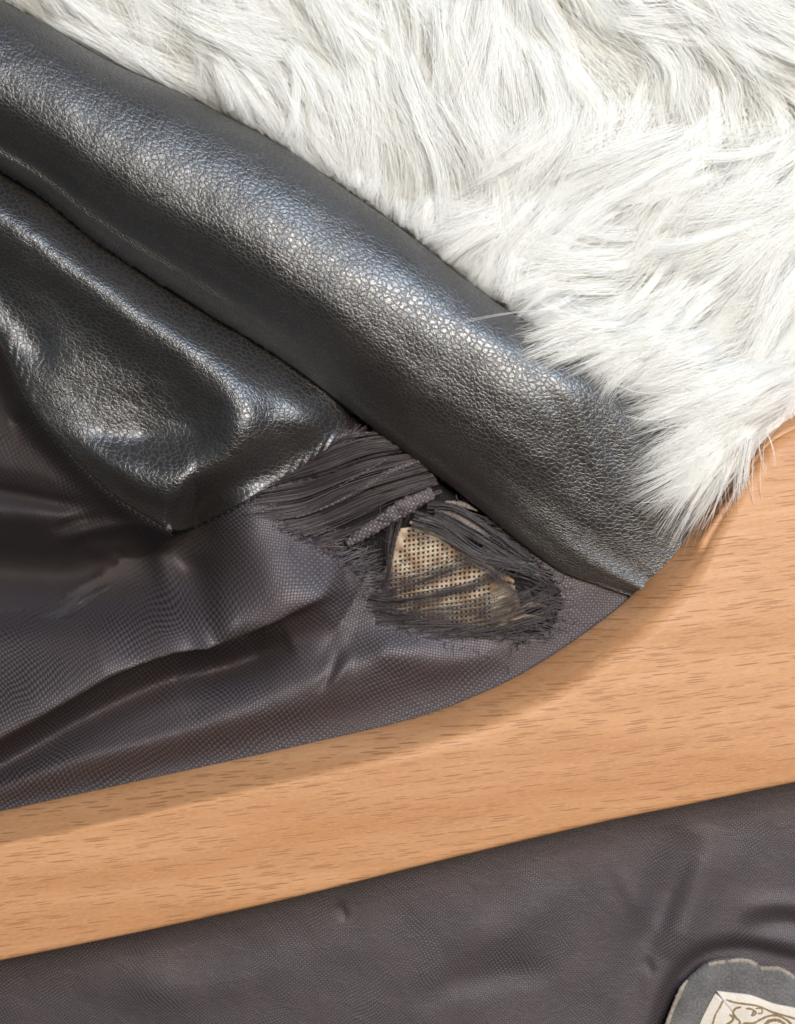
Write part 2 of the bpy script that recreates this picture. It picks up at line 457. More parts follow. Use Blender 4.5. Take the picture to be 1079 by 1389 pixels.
def lining_height(X, Y):
    yb = np.interp(X, [0, 120, 220, 300], [846, 832, 800, 786])
    h = 9 - 165 / (1 + np.exp((X - 282) / 22.0)) / (1 + np.exp((Y - yb) / 9.0))
    # left half folds above the hanger
    h = h + fold(X, Y, LONG_FOLD, 78, 66, 15, (0, 0.28))
    h = h + fold(X, Y, [(-100, 1095), (0, 1042), (110, 978), (220, 926), (310, 903), (390, 872), (450, 838)], -42, 20, 22, (0, 0.25))
    h = h + fold(X, Y, [(240, 925), (320, 902), (395, 870)], -38, 26, 20, (0.3, 0.3))
    h = h + fold(X, Y, [(-150, 1115), (0, 1075), (150, 1030), (300, 978), (420, 930), (540, 890), (640, 880)], 26, 30, 40, (0, 0.2))
    h = h + fold(X, Y, [(215, 742), (230, 780), (238, 815)], 22, 17, 17, (0.1, 0.4))
    h = h + fold(X, Y, [(262, 745), (276, 800), (300, 838), (360, 842)], -26, 22, 22, (0.1, 0.2))
    h = h + fold(X, Y, [(320, 700), (380, 770), (420, 800), (470, 830)], 32, 55, 48, (0.0, 0.2))
    h = h + fold(X, Y, [(430, 940), (448, 915), (462, 880)], -5, 6, 6, (0.3, 0.3))
    h = h + fold(X, Y, [(445, 945), (462, 915), (480, 880)], 4, 8, 8, (0.3, 0.3))
    h = h + fold(X, Y, [(480, 860), (560, 890), (640, 895), (700, 880)], 9, 26, 26, (0.2, 0.2))
    h = h + fold(X, Y, [(185, 800), (180, 835), (130, 850)], -14, 36, 24, (0.3, 0.5))
    up = Y < 1100 - 0.22 * X + 20
    # flatten under the hanger
    du, su, _ = sdist(X, Y, smooth(HU, 60))
    k = np.where(su > 0, np.clip(du / 55.0, 0, 1), 0.0); k = k * k * (3 - 2 * k)
    low = 4 + 1.5 * fbm(X, Y, 160, 31)
    dl, sl, _ = sdist(X, Y, smooth(HL, 40))
    e = np.where(sl < 0, np.clip(dl / 30.0, 0, 1), 0.0)
    lo = low + e * (4.5 * fbm(X, Y, 170, 41) + 1.0 * fbm(X, Y, 60, 42) - 4)
    lo = lo + e * (fold(X, Y, [(940, 1130), (915, 1190), (893, 1245), (868, 1300), (850, 1400)], -10, 22, 30, (0.3, 0.5))
                   + fold(X, Y, [(970, 1120), (950, 1190), (930, 1250), (905, 1300)], 6, 30, 26, (0.3, 0.2))
                   + fold(X, Y, [(826, 1160), (850, 1200), (880, 1250), (905, 1275)], 2.6, 12, 12, (0.4, 0.4))
                   + fold(X, Y, [(1000, 1262), (1060, 1250), (1140, 1262)], -8, 16, 16, (0.4, 0))
                   + fold(X, Y, [(1000, 1235), (1060, 1228), (1140, 1240)], 6, 14, 14, (0.3, 0))
                   + fold(X, Y, [(462, 1230), (467, 1242)], -3.5, 5, 5) + fold(X, Y, [(878, 1306), (884, 1318)], -2, 6, 6)
                   + fold(X, Y, [(600, 1290), (690, 1260), (780, 1200)], 5, 30, 26, (0.3, 0.3))
                   + fold(X, Y, [(100, 1330), (260, 1340), (420, 1300)], 5, 34, 30, (0.3, 0.3))
                   + fold(X, Y, [(560, 1360), (640, 1330), (760, 1310)], -4, 20, 20, (0.3, 0.3)))
    # groove round the label patch
    lo = lo + e * fold(X, Y, [(880, 1460), (897, 1389), (912, 1345), (935, 1312), (965, 1292), (1010, 1288), (1060, 1298), (1100, 1308)], -15, 12, 60)
    above = su > 0
    h = h + 2.6 * fbm(X, Y, 90, 51) + 1.0 * fbm(X, Y, 30, 52)
    return np.where(above, low * (1 - k) + h * k, lo)


_lx = np.arange(-200, 1300, 4.0); _ly = np.arange(380, 1580, 4.0)
_LX, _LY = np.meshgrid(_lx, _ly)
_LH = lining_height(_LX, _LY)


def lin_h(X, Y):
    x = np.clip((np.asarray(X, float) + 200) / 4, 0, _LH.shape[1] - 1.001); y = np.clip((np.asarray(Y, float) - 380) / 4, 0, _LH.shape[0] - 1.001)
    i, j = x.astype(int), y.astype(int); fx, fy = x - i, y - j
    return _LH[j, i] * (1 - fx) * (1 - fy) + _LH[j, i + 1] * fx * (1 - fy) + _LH[j + 1, i] * (1 - fx) * fy + _LH[j + 1, i + 1] * fx * fy


def make_facing():
    nu, nv = 420, 190
    A, B = smooth(CR2, nu), smooth(SEAM, nu)
    # pair points: reparametrise the seam so that its two arms meet the crease evenly
    f = np.linspace(0, 1, nv) ** 0.9
    px = A[:, None, 0] + (B[:, None, 0] - A[:, None, 0]) * f
    py = A[:, None, 1] + (B[:, None, 1] - A[:, None, 1]) * f
    h = facing_height(px, py)
    w = np.clip((f[None, :] - 0.0), 0, 1)
    d, s, _ = sdist(px, py, B)
    edge = np.clip(d / 9.0, 0, 1)
    right = np.clip((px - 225) / 40, 0, 1)
    tgt = 15 * (1 - right) + (lin_h(px, py) + 7) * right
    h = h + (tgt - h) * np.exp(-(d / (22 + 16 * right)) ** 2)      # eases down to the lining at the seam
    h = h - (1 - np.sqrt(1 - (1 - edge) ** 2)) * 6.0               # edge rolls under
    # puckers along the seam
    fr = np.linspace(0, 1, nu)[:, None]
    h = h + 1.0 * np.sin(fr * 210 + 5 * np.sin(fr * 37)) * np.exp(-(d / 12.0) ** 2)
    # tuck under the roll
    dc, sc, _ = sdist(px, py, smooth(CREASE, 60))
    h = np.where(sc > 0, np.minimum(h - 34, 8 - 0.35 * dc), h - 42 * np.exp(-(dc / 32) ** 2))
    d1, d2 = 0.62, 1.0
    ang = math.radians(28)
    u = (px * math.cos(ang) + py * math.sin(ang)); v = (-px * math.sin(ang) + py * math.cos(ang))
    st = 1.25 + 0.55 * np.exp(-(((px - 120) / 120) ** 2 + ((py - 510) / 90) ** 2))
    uv = np.stack([u * 0.85 + 12 * fbm(px, py, 120, 21) + 4000, v * 1.25 + 14 * fbm(px, py, 90, 22)], -1) / 100
    return grid_mesh('leather_facing', to_local(W(px, py, h), jacket), M_leather, jacket, uv)


make_facing()['label'] = 'creased leather facing with a horseshoe shaped dent'


HOLE = [(372, 684), (405, 655), (445, 618), (478, 592), (520, 588), (575, 612), (640, 668), (700, 730), (748, 778), (762, 820), (748, 858), (705, 872), (650, 862),
        (600, 862), (545, 848), (515, 822), (500, 790), (480, 775), (452, 748), (415, 728), (385, 712)]


def weave_uv(X, Y):
    a = math.radians(-8)
    # below the hanger the cloth lies flatter and its weave looks finer
    fine = np.clip((Y - 1130 + 0.2 * X) / 80, 0, 1)
    wx = X + 16 * fbm(X, Y, 140, 61) + 3 * fbm(X, Y, 40, 62)
    wy = Y + 20 * fbm(X, Y, 150, 63) + 4 * fbm(X, Y, 45, 64)
    return np.stack([(wx * math.cos(a) - wy * math.sin(a)), (wx * math.sin(a) + wy * math.cos(a))], -1) / 100 * (1 + 0.42 * (fine > 0.5))[..., None]


def overhang(X, Y):
    # the upper layer of the long fold hangs over the valley below it
    return fold(X, Y, LONG_FOLD, 1.0, 66, 13, (0, 0.28)) * np.interp(X, [0, 150, 280, 380, 470], [12, 22, 46, 44, 12])


def make_lining():
    xs = np.arange(-180, 1262, 3.0); ys = np.arange(400, 1560, 3.0)
    X, Y = np.meshgrid(xs, ys)
    h = lin_h(X, Y)
    cxm, cym = X[:-1, :-1] + 1.5, Y[:-1, :-1] + 1.5
    topb = np.interp(cxm, [-180, 0, 130, 290, 450, 580, 700, 780, 840, 900, 1000, 1100, 1262], [420, 440, 480, 520, 540, 600, 690, 740, 775, 790, 690, 640, 600])
    keep = cym > topb
    fpoly = np.vstack([smooth(CR2, 60), smooth(SEAM, 90)[::-1]])
    ppoly = np.vstack([smooth(PT, 60), smooth(PB, 60)[::-1]])
    dpb, _, _ = sdist(cxm, cym, smooth(PB, 60))
    keep &= ~(inside(cxm, cym, ppoly) & (dpb > 22))
    dse, _, _ = sdist(cxm, cym, smooth(SEAM, 70))
    keep &= ~(inside(cxm, cym, fpoly) & (dse > 4))
    hx = cxm + 1.5 * vnoise(cxm, cym, 6, 71) + 5 * vnoise(cxm, cym, 21, 72)
    hy = cym + 1.5 * vnoise(cxm, cym, 7, 73) + 5 * vnoise(cxm, cym, 19, 74)
    keep &= ~inside(hx, hy, HOLE)
    o = grid_mesh('lining', to_local(W(X, Y + overhang(X, Y), h), jacket), M_lining, jacket, weave_uv(X, Y), keep)
    o['label'] = 'dark woven satin lining with a torn hole'
    return o


make_lining()

# cloth behind the tear
xs = np.arange(320, 860, 6.0); ys = np.arange(560, 910, 6.0); X, Y = np.meshgrid(xs, ys)
hb = -8 + 3 * fbm(X, Y, 60, 81) - 6 * np.exp(-(((X - 505) / 40) ** 2 + ((Y - 750) / 30) ** 2))
bk = inside(X[:-1, :-1] + 3, Y[:-1, :-1] + 3, np.array(HOLE) + (np.array(HOLE) - np.mean(HOLE, 0)) * 0.16)
grid_mesh('backing_cloth', to_local(W(X, Y, hb), jacket), M_back, jacket, weave_uv(X, Y), bk)

# pocket of lining over the seam corner, on the left
def pouch_height(X, Y):
    h = -56 + 0.50 * (np.clip(X, -60, 260) - 130)
    h = h + fold(X, Y, [(-120, 600), (0, 628), (70, 645), (140, 680)], 24, 46, 20, (0, 0.3))
    h = h + fold(X, Y, [(-120, 655), (0, 668), (70, 682), (130, 690)], -22, 11, 11, (0, 0.2))
    h = h + fold(X, Y, [(-120, 690), (0, 694), (70, 696), (120, 700)], 18, 14, 20, (0, 0.3))
    h = h + fold(X, Y, [(80, 735), (120, 718), (180, 712), (235, 710)], 16, 9, 12, (0.2, 0.2))
    h = h + fold(X, Y, [(70, 720), (105, 708), (140, 702)], -12, 9, 9, (0.3, 0.3))
    h = h + fold(X, Y, [(15, 580), (35, 572), (55, 570)], -14, 12, 12, (0.3, 0.2))
    h = h + fold(X, Y, [(-100, 770), (0, 775), (90, 780), (140, 770), (200, 765)], -120, 48, 44)
    h = h + fold(X, Y, [(110, 745), (150, 745), (185, 735)], 8, 12, 12, (0.3, 0.2))
    h = h + fold(X, Y, [(130, 790), (150, 765), (160, 750)], 9, 9, 9, (0.2, 0.2))
    h = h + 2.0 * fbm(X, Y, 50, 91) + 0.8 * fbm(X, Y, 20, 92)
    return h


def make_pouch():
    nu, nv = 220, 150
    A, B = smooth(PT, nu), smooth(PB, nu)
    f = np.linspace(0, 1.06, nv)
    g = np.where(f > 1, 2 - f, f)
    px = A[:, None, 0] + (B[:, None, 0] - A[:, None, 0]) * g
    py = A[:, None, 1] + (B[:, None, 1] - A[:, None, 1]) * g
    h = pouch_height(px, py)
    d, s, _ = sdist(px, py, B)
    e = np.clip(d / 10.0, 0, 1)
    h = h - (1 - np.sqrt(1 - (1 - e) ** 2)) * 8.0
    ds, _, _ = sdist(px, py, smooth(SEAM, 80))
    h = h + (6 - h) * np.exp(-(ds / 18.0) ** 2) * np.clip((262 - px) / 30, 0, 1)
    h = np.where(f[None, :] > 1, h - 16 * np.minimum((f[None, :] - 1) / 0.06, 1) - 2, h)
    return grid_mesh('lining_pouch', to_local(W(px, py, h), jacket), M_lining, jacket, weave_uv(px * 1.05 - 40 + 0.2 * py, py * 1.0 + 33 - 0.15 * px))


make_pouch()['label'] = 'puckered fold of lining under the leather seam'


# ------------------------------------------------------------------ torn threads, strips and interfacing
def tear_h(px, py, base=0.0):
    return base + lin_h(px, py) * 0.6


FLOWS = [[(446, 606), (470, 592), (498, 588), (526, 586)],
         [(402, 640), (450, 620), (500, 602), (548, 598)],
         [(366, 667), (430, 655), (500, 630), (566, 616)],
         [(345, 702), (405, 694), (475, 663), (580, 632)],
         [(392, 722), (450, 702), (515, 674), (592, 650)],
         [(440, 738), (500, 714), (548, 690), (600, 668)]]
FL = np.stack([smooth([np.array(f[0]) * 1.35 - np.array(f[1]) * 0.35] + f, 26) for f in FLOWS])     # (6, 26, 2)


def flow_at(w):
    w = np.clip(w, 0, len(FL) - 1.0001); i = int(w); f = w - i
    return FL[i] * (1 - f) + FL[i + 1] * f


# (from, to, count, height, looseness)
BUND = [(0.0, 0.16, 14, 11, 1.6), (0.5, 0.72, 22, 13, 1.3), (0.84, 1.2, 40, 15, 1.0), (1.24, 1.5, 30, 17, 0.9), (1.86, 2.2, 42, 18, 0.9),
        (2.3, 2.46, 22, 17, 0.8), (2.72, 2.95, 34, 18, 0.8), (3.04, 3.3, 36, 15, 0.9), (3.6, 3.8, 26, 15, 0.9),
        (3.9, 4.1, 20, 12, 1.2), (4.2, 4.34, 12, 10, 1.6), (4.86, 5.0, 18, 9, 1.8)]
for a, b, n, hz, loose in BUND:
    cs, rs = [], []
    wc = (a + b) / 2
    for k in range(int(n * 1.7)):
        lo = rng.random() < 0.4
        w0 = rng.uniform(a - 0.2, b + 0.2) if lo else rng.uniform(a - 0.05, b + 0.05); w1 = wc + (w0 - wc) * rng.uniform(0.3, 1.0) + rng.normal() * (0.10 if lo else 0.03)
        q0, q1 = flow_at(w0), flow_at(w1)
        f = np.linspace(0, 1, 26)[:, None]
        q = q0 * (1 - f) + q1 * f
        s0 = int(rng.integers(0, 3)); s1 = 26 - int(rng.integers(0, 5) * (rng.random() < 0.5))
        ph = rng.uniform(0, 6.28)
        wob = loose * np.sin(np.linspace(0, 5, 26) + ph) * 0.7
        z = tear_h(q[:, 0], q[:, 1], hz * 0.55 - (4 if lo else 0)) + rng.uniform(-3, 3) + 1.2 * np.sin(np.linspace(0, 7, 26) + ph * 2)
        z = z + 5 * np.sin(np.linspace(0, math.pi, 26))
        P = W(q[:, 0], q[:, 1] + wob, z)[s0:s1]
        cs.append(to_local(P, jacket)); rs.append(np.full(len(P), rng.uniform(0.2, 0.38)))
    half = len(cs) * 2 // 5
    o = strands('thread_bundle', cs[half:], rs[half:], M_thread, jacket); o['kind'] = 'stuff'
    o = strands('thread_bundle', cs[:half], rs[:half], M_sheen_thread, jacket); o['kind'] = 'stuff'


def ribbon(name, pts, width, hz, mat, n=40, m=7, ragged=0.0, wavy=1.5, uvs=1.0, holes=None, keepf=None):
    c = smooth(pts, n); t = np.gradient(c, axis=0); t /= np.linalg.norm(t, axis=1)[:, None]
    nr = np.stack([-t[:, 1], t[:, 0]], -1)
    f = np.linspace(-1, 1, m)
    wd = np.interp(np.linspace(0, 1, n), np.linspace(0, 1, len(width)), width) / 2
    wd = wd * (1 + ragged * rng.normal(size=n) * 0.35)
    px = c[:, None, 0] + nr[:, None, 0] * wd[:, None] * f; py = c[:, None, 1] + nr[:, None, 1] * wd[:, None] * f
    h = hz + 0.5 * lin_h(px, py) - 2.0 * f[None, :] ** 2 + wavy * fbm(px, py, 16, 101)
    L = np.r_[0, np.cumsum(np.linalg.norm(np.diff(c, axis=0), axis=1))]
    uv = np.stack([np.repeat(L[:, None], m, 1), wd[:, None] * f], -1) / 100 * uvs + 3.3
    return grid_mesh(name, to_local(W(px, py, h), jacket), mat, jacket, uv, thick=0.8)


M_strip_weave = weave_material('frayed_lining_weave', (0.008, 0.006, 0.007), (0.105, 0.083, 0.088), 4.3, rough=0.48, spec=0.8, sheen=0.0, bumpd=0.6, tint=(1.0, 0.9, 0.92), wrinkle=6.0)
ribbon('woven_strip', [(400, 702), (440, 688), (485, 666), (530, 640), (572, 624)], [5, 7, 9, 10, 7], 16, M_strip_weave, ragged=0.2)
ribbon('woven_strip', [(470, 738), (505, 716), (545, 690), (588, 668)], [12, 20, 24, 18], 14, M_strip_weave, ragged=0.22, m=9, wavy=3.0)
ribbon('woven_strip', [(460, 660), (495, 640), (530, 620)], [2, 5, 3], 17, M_strip_weave, ragged=0.2)


# interfacing: a net with square holes, plain along its upper hem
def make_interfacing():
    top = smooth([(512, 798), (535, 738), (546, 712), (560, 706), (588, 721), (626, 738), (652, 760), (676, 774), (696, 790)], 160)
    bot = smooth([(505, 858), (560, 868), (610, 866), (660, 858), (690, 846), (706, 822)], 160)
    xs = np.arange(0, 220, 3.2); ys = np.arange(0, 180, 3.2)
    a = math.radians(-9)
    U, V = np.meshgrid(xs, ys)
    PX = 512 + U * math.cos(a) + V * math.sin(a) * -0.05; PY = 722 + U * math.sin(a) + V * math.cos(a)
    PX = PX + 2.5 * fbm(PX, PY, 50, 111); PY = PY + 3.0 * fbm(PX, PY, 60, 112)
    H = -1 + 2.5 * fbm(PX, PY, 40, 113) + 4 * np.exp(-((PX - 600) / 60) ** 2) + fold(PX, PY, [(600, 800), (650, 785), (700, 770)], 4, 8, 8) \
        + fold(PX, PY, [(590, 825), (640, 818), (690, 800)], -4, 6, 6)
    cxm = (PX[:-1, :-1] + PX[1:, 1:]) / 2; cym = (PY[:-1, :-1] + PY[1:, 1:]) / 2
    ii, jj = np.meshgrid(np.arange(PX.shape[1] - 1), np.arange(PX.shape[0] - 1))
    poly = np.vstack([top, bot[::-1]])
    keep = inside(cxm, cym, poly)
    dt, st, _ = sdist(cxm, cym, top)
    hole = (ii % 2 == 1) & (jj % 2 == 1) & (dt > 9 + 4 * fbm(cxm, cym, 20, 114)) & (cxm < 668)
    keep &= ~hole
    uv = np.stack([PX, PY], -1) / 100
    o = grid_mesh('interfacing', to_local(W(PX, PY, H), jacket), M_interf, jacket, uv, keep, thick=0.7)
    o['label'] = 'beige perforated interfacing showing through the tear'
    # folded hem along its upper edge
    tt = top[62:150]
    hem = ribbon('interfacing_hem', tt[::13] + np.array([0, 3.0]), [5, 6, 7, 6, 5], 0, M_interf, n=60, m=6, ragged=0.12, wavy=1.5)
    hem.parent = o
    return o


make_interfacing()
for pts, wd, hz in (([(568, 704), (596, 708), (626, 720), (658, 738)], [5, 9, 10, 7], 2), ([(590, 692), (614, 698), (638, 712), (664, 728)], [3, 8, 8, 5], 3),
                    ([(604, 681), (626, 684), (648, 693)], [4, 8, 3], 3), ([(655, 742), (672, 750), (688, 757)], [4, 6, 4], 3),
                    ([(710, 772), (722, 776), (736, 783)], [3, 6, 3], 2), ([(678, 787), (688, 785), (697, 790)], [5, 9, 5], 4),
                    ([(704, 826), (722, 820), (742, 824)], [3, 8, 4], 1), ([(690, 842), (714, 836), (734, 838)], [2, 6, 3], 1),
                    ([(672, 846), (690, 836), (712, 828)], [2, 5, 3], 2)):
    ribbon('interfacing_shred', pts, wd, hz, M_strip if pts[0][1] < 760 else M_interf, n=22, m=5, ragged=0.3, wavy=2.0)

# dark thread bands across the interfacing
BANDS = [([(520, 776), (560, 782), (600, 776), (640, 758)], 8, 14, 0.45), ([(508, 818), (550, 818), (600, 812)], 8, 20, 0.45), ([(510, 836), (560, 842), (620, 838)], 8, 20, 0.45),
         ([(545, 786), (575, 776), (605, 764), (640, 745)], 4, 8, 0.5), ([(520, 800), (565, 792), (604, 777), (656, 760)], 5, 16, 0.6),
         ([(500, 812), (530, 815), (591, 806), (645, 792), (684, 772)], 5, 34, 0.7), ([(505, 826), (548, 832), (593, 824), (645, 815), (686, 797)], 4, 18, 0.6),
         ([(510, 840), (560, 838), (600, 833), (640, 832), (676, 819), (720, 804)], 7, 22, 0.7), ([(540, 850), (600, 848), (650, 846), (700, 830), (748, 808)], 10, 20, 0.7),
         ([(560, 707), (598, 719), (645, 750), (690, 764), (730, 770)], 7, 60, 0.8), ([(590, 698), (630, 718), (680, 748), (720, 772)], 4, 36, 0.8),
         ([(580, 684), (620, 690), (670, 722), (720, 760)], 4, 30, 0.8), ([(505, 790), (540, 790), (580, 784), (620, 770)], 10, 18, 0.5),
         ([(560, 862), (620, 856), (680, 852), (750, 838)], 9, 26, 0.7), ([(540, 700), (532, 740), (528, 780), (520, 800)], 5, 26, 0.7),
         ([(650, 836), (700, 822), (756, 800)], 9, 26, 0.6), ([(660, 858), (710, 846), (758, 826)], 8, 26, 0.6), ([(690, 770), (725, 782), (760, 806)], 7, 30, 0.6), ([(620, 752), (660, 772), (700, 806)], 5, 22, 0.6)]
for pts, sp, n, r in BANDS:
    base = smooth(pts, 22); cs, rs = [], []
    for k in range(int(n * 0.75)):
        o0, o1 = rng.normal() * sp * 1.0, rng.normal() * sp * 0.75
        off = np.linspace(o0, o1, 22) + 0.8 * np.sin(np.linspace(0, rng.uniform(3, 8), 22) + rng.uniform(0, 6))
        t = np.gradient(base, axis=0); t /= np.linalg.norm(t, axis=1)[:, None]
        q = base + np.stack([-t[:, 1], t[:, 0]], -1) * off[:, None]
        z = 9 + rng.uniform(-2, 5) + 3 * np.sin(np.linspace(0, math.pi, 22)) + 0.25 * lin_h(q[:, 0], q[:, 1])
        cs.append(to_local(W(q[:, 0], q[:, 1], z), jacket)); rs.append(np.full(22, 0.42 * r * rng.uniform(0.6, 1.4)))
    o = strands('thread_bundle', cs, rs, M_thread, jacket); o['kind'] = 'stuff'

# frayed ends that reach from the lining into the hole
cs, rs = [], []
hp = smooth(HOLE, 500, closed=True)
for k in range(1700):
    p = hp[int(rng.integers(0, 500))]
    if p[1] < 700 and p[0] > 470: continue
    sgn = -1.0 if p[0] > 650 else 1.0
    if p[0] > 600 and rng.random() < 0.6: continue
    st = p + np.array([-rng.uniform(4, 22) * sgn, rng.uniform(-3, 5)])
    a0 = -0.22 + rng.normal() * 0.16; L = rng.uniform(18, 62); n = 10
    a = a0 + np.linspace(0, rng.normal() * 0.35, n)
    q = st + sgn * np.cumsum(np.stack([np.cos(a), np.sin(a) * sgn], -1) * L / n, 0)
    z = lin_h(q[:, 0], q[:, 1]) * np.linspace(1, 0.6, n) + 1.2 + np.linspace(0, rng.uniform(-3, 4), n)
    cs.append(to_local(W(q[:, 0], q[:, 1], z), jacket)); rs.append(np.linspace(0.5, 0.3, n) * rng.uniform(0.7, 1.2))
o = strands('frayed_fringe', cs, rs, M_sheen_thread, jacket); o['kind'] = 'stuff'

# loose fuzz round the hole
cs, rs = [], []
hp = smooth(HOLE, 400, closed=True)
for k in range(520):
    if k < 260:
        c = hp[int(rng.integers(0, 400))] + rng.normal(size=2) * 6
    else:
        c = np.array([rng.normal(690, 45), rng.normal(800, 40)]) if k % 2 else np.array([rng.normal(560, 70), rng.normal(740, 50)])
    a0 = rng.uniform(0, 6.28); L = rng.uniform(5, 20); kk = rng.normal() * 0.16
    a = a0 + np.cumsum(np.full(9, kk)) + np.cumsum(rng.normal(size=9) * 0.12)
    q = c + np.cumsum(np.stack([np.cos(a), np.sin(a)], -1) * L / 9, 0)
    hz = np.where(inside(q[:, 0], q[:, 1], HOLE), 6, 0) + 0.8 * lin_h(q[:, 0], q[:, 1])
    z = hz + 2 + rng.uniform(0, 5) * np.linspace(0, 1, 9) + rng.uniform(0, 4)
    cs.append(to_local(W(q[:, 0], q[:, 1], z), jacket)); rs.append(np.linspace(0.42, 0.2, 9))
o = strands('frayed_fuzz', cs[:200], rs[:200], M_fuzz, jacket); o['kind'] = 'stuff'
o = strands('frayed_fuzz', cs[200:], rs[200:], M_thread, jacket); o['kind'] = 'stuff'

# grey lint along the edge of the lining pouch
cs, rs = [], []
lp = smooth([(30, 850), (60, 842), (90, 828), (120, 806), (150, 786), (172, 760), (196, 748)], 60)
for k in range(24):
    i0 = int(abs(rng.normal() * 9) + 4) if k < 60 else int(rng.integers(0, 40)); i1 = min(59, i0 + int(rng.integers(8, 20)))
    q = lp[i0:i1] + rng.normal(size=2) * 4 + np.cumsum(rng.normal(size=(i1 - i0, 2)) * 0.4, 0)
    z = -38 + 0.50 * (q[:, 0] - 130) + rng.uniform(-4, 10)
    if len(q) > 2:
        cs.append(to_local(W(q[:, 0], q[:, 1], z), jacket)); rs.append(np.full(len(q), rng.uniform(0.12, 0.26)))
o = strands('lint', cs, rs, M_lint, jacket); o['kind'] = 'stuff'

# stitches along the leather seam: one part each
sm = smooth(SEAM, 900)
zsm = np.where(sm[:, 0] < 243, 12.0, lin_h(sm[:, 0], sm[:, 1]) + 5)
for i in np.arange(330, 760, 9):
    q = sm[i:i + 6]; t = q[-1] - q[0]; t /= np.linalg.norm(t) + 1e-6
    z = zsm[i:i + 6] + 2.5 * np.sin(np.linspace(0, math.pi, 6))
    q = q + np.array([-t[1], t[0]]) * 1.5
    strands('stitch', [to_local(W(q[:, 0], q[:, 1], z), jacket)], [np.full(6, 0.9)], M_stitch, jacket)

# ------------------------------------------------------------------ label patch at the lower right
def plate(name, outline, h0, h1, mat, parent, inset=2.0, rough=0.0, loc_parent=jacket):
    """a thin cushion from a closed outline: side wall, rounded rim, top"""
    P = np.asarray(outline, float); c = P.mean(0); n = len(P)
    rings = []
    for s, h in ((0.0, h0), (0.0, h0 + (h1 - h0) * .5), (inset * .35, h1 - (h1 - h0) * .12), (inset, h1)):
        d = c - P; d /= np.linalg.norm(d, axis=1)[:, None]
        Q = P + d * s
        rings.append(W(Q[:, 0], Q[:, 1], np.full(n, h)))
    for f in (0.8, 0.6, 0.4, 0.2):
        Q = c + (P - c) * f
        rings.append(W(Q[:, 0], Q[:, 1], h1 + rough * fbm(Q[:, 0], Q[:, 1], 14, 121)))
    V = np.vstack(rings); V = np.vstack([V, W(c[0], c[1], h1)[None]])
    F = []
    for r in range(len(rings) - 1):
        for i in range(n):
            j = (i + 1) % n
            F.append((r * n + i, r * n + j, (r + 1) * n + j, (r + 1) * n + i))
    k = len(rings) - 1
    for i in range(n):
        F.append((k * n + i, k * n + (i + 1) % n, len(V) - 1))
    me = bpy.data.meshes.new(name)
    me.from_pydata([tuple(v) for v in V - np.array(loc_parent.location)], [], F); me.update()
    import bmesh
    bm = bmesh.new(); bm.from_mesh(me); bmesh.ops.recalc_face_normals(bm, faces=bm.faces); bm.to_mesh(me); bm.free()
    me.polygons.foreach_set('use_smooth', [True] * len(me.polygons)); me.materials.append(mat)
    return link(bpy.data.objects.new(name, me), parent)


pat = smooth([(890, 1440), (903, 1390), (914, 1362), (926, 1335), (942, 1318), (961, 1304), (986, 1299), (1010, 1300), (1030, 1308), (1055, 1310), (1072, 1318),
              (1100, 1330), (1150, 1336), (1200, 1350), (1230, 1400), (1220, 1500), (1160, 1560), (1000, 1560), (910, 1530)], 150, closed=True)
patch = plate('label_patch', pat, -6, 9, M_felt, jacket, 10.0, 1.5)
patch['label'] = 'grey felt patch with cream overcast edge'
lab = smooth([(972, 1344), (973, 1344), (1000, 1347), (1020, 1350), (1050, 1361), (1079, 1367), (1150, 1385), (1190, 1400), (1191, 1401), (1180, 1450), (1165, 1530), (1164, 1530),
              (1050, 1525), (920, 1510), (919, 1509), (930, 1450), (948, 1392), (960, 1366)], 160, closed=True)
wl = plate('woven_label', lab, 7, 11.5, M_label, patch, 1.2, 0.8)
wl['label'] = 'off white woven label with brown line drawing'


def cord(name, pts, r, mat, parent, h, n=24, flat=1.0):
    c = smooth(pts, n); k = 6
    t = np.gradient(c, axis=0); t /= np.linalg.norm(t, axis=1)[:, None] + 1e-9
    nr = np.stack([-t[:, 1], t[:, 0]], -1)
    rr = r * (1 + 0.12 * rng.normal(size=n)); rr[0] *= 0.5; rr[-1] *= 0.5
    P = np.zeros((n, k + 1, 3))
    for j in range(k + 1):
        a = 2 * math.pi * j / k
        q = c + nr * (rr * math.cos(a))[:, None]
        P[:, j] = W(q[:, 0], q[:, 1], h + rr * math.sin(a) * flat)
    return grid_mesh(name, to_local(P, jacket), mat, parent)


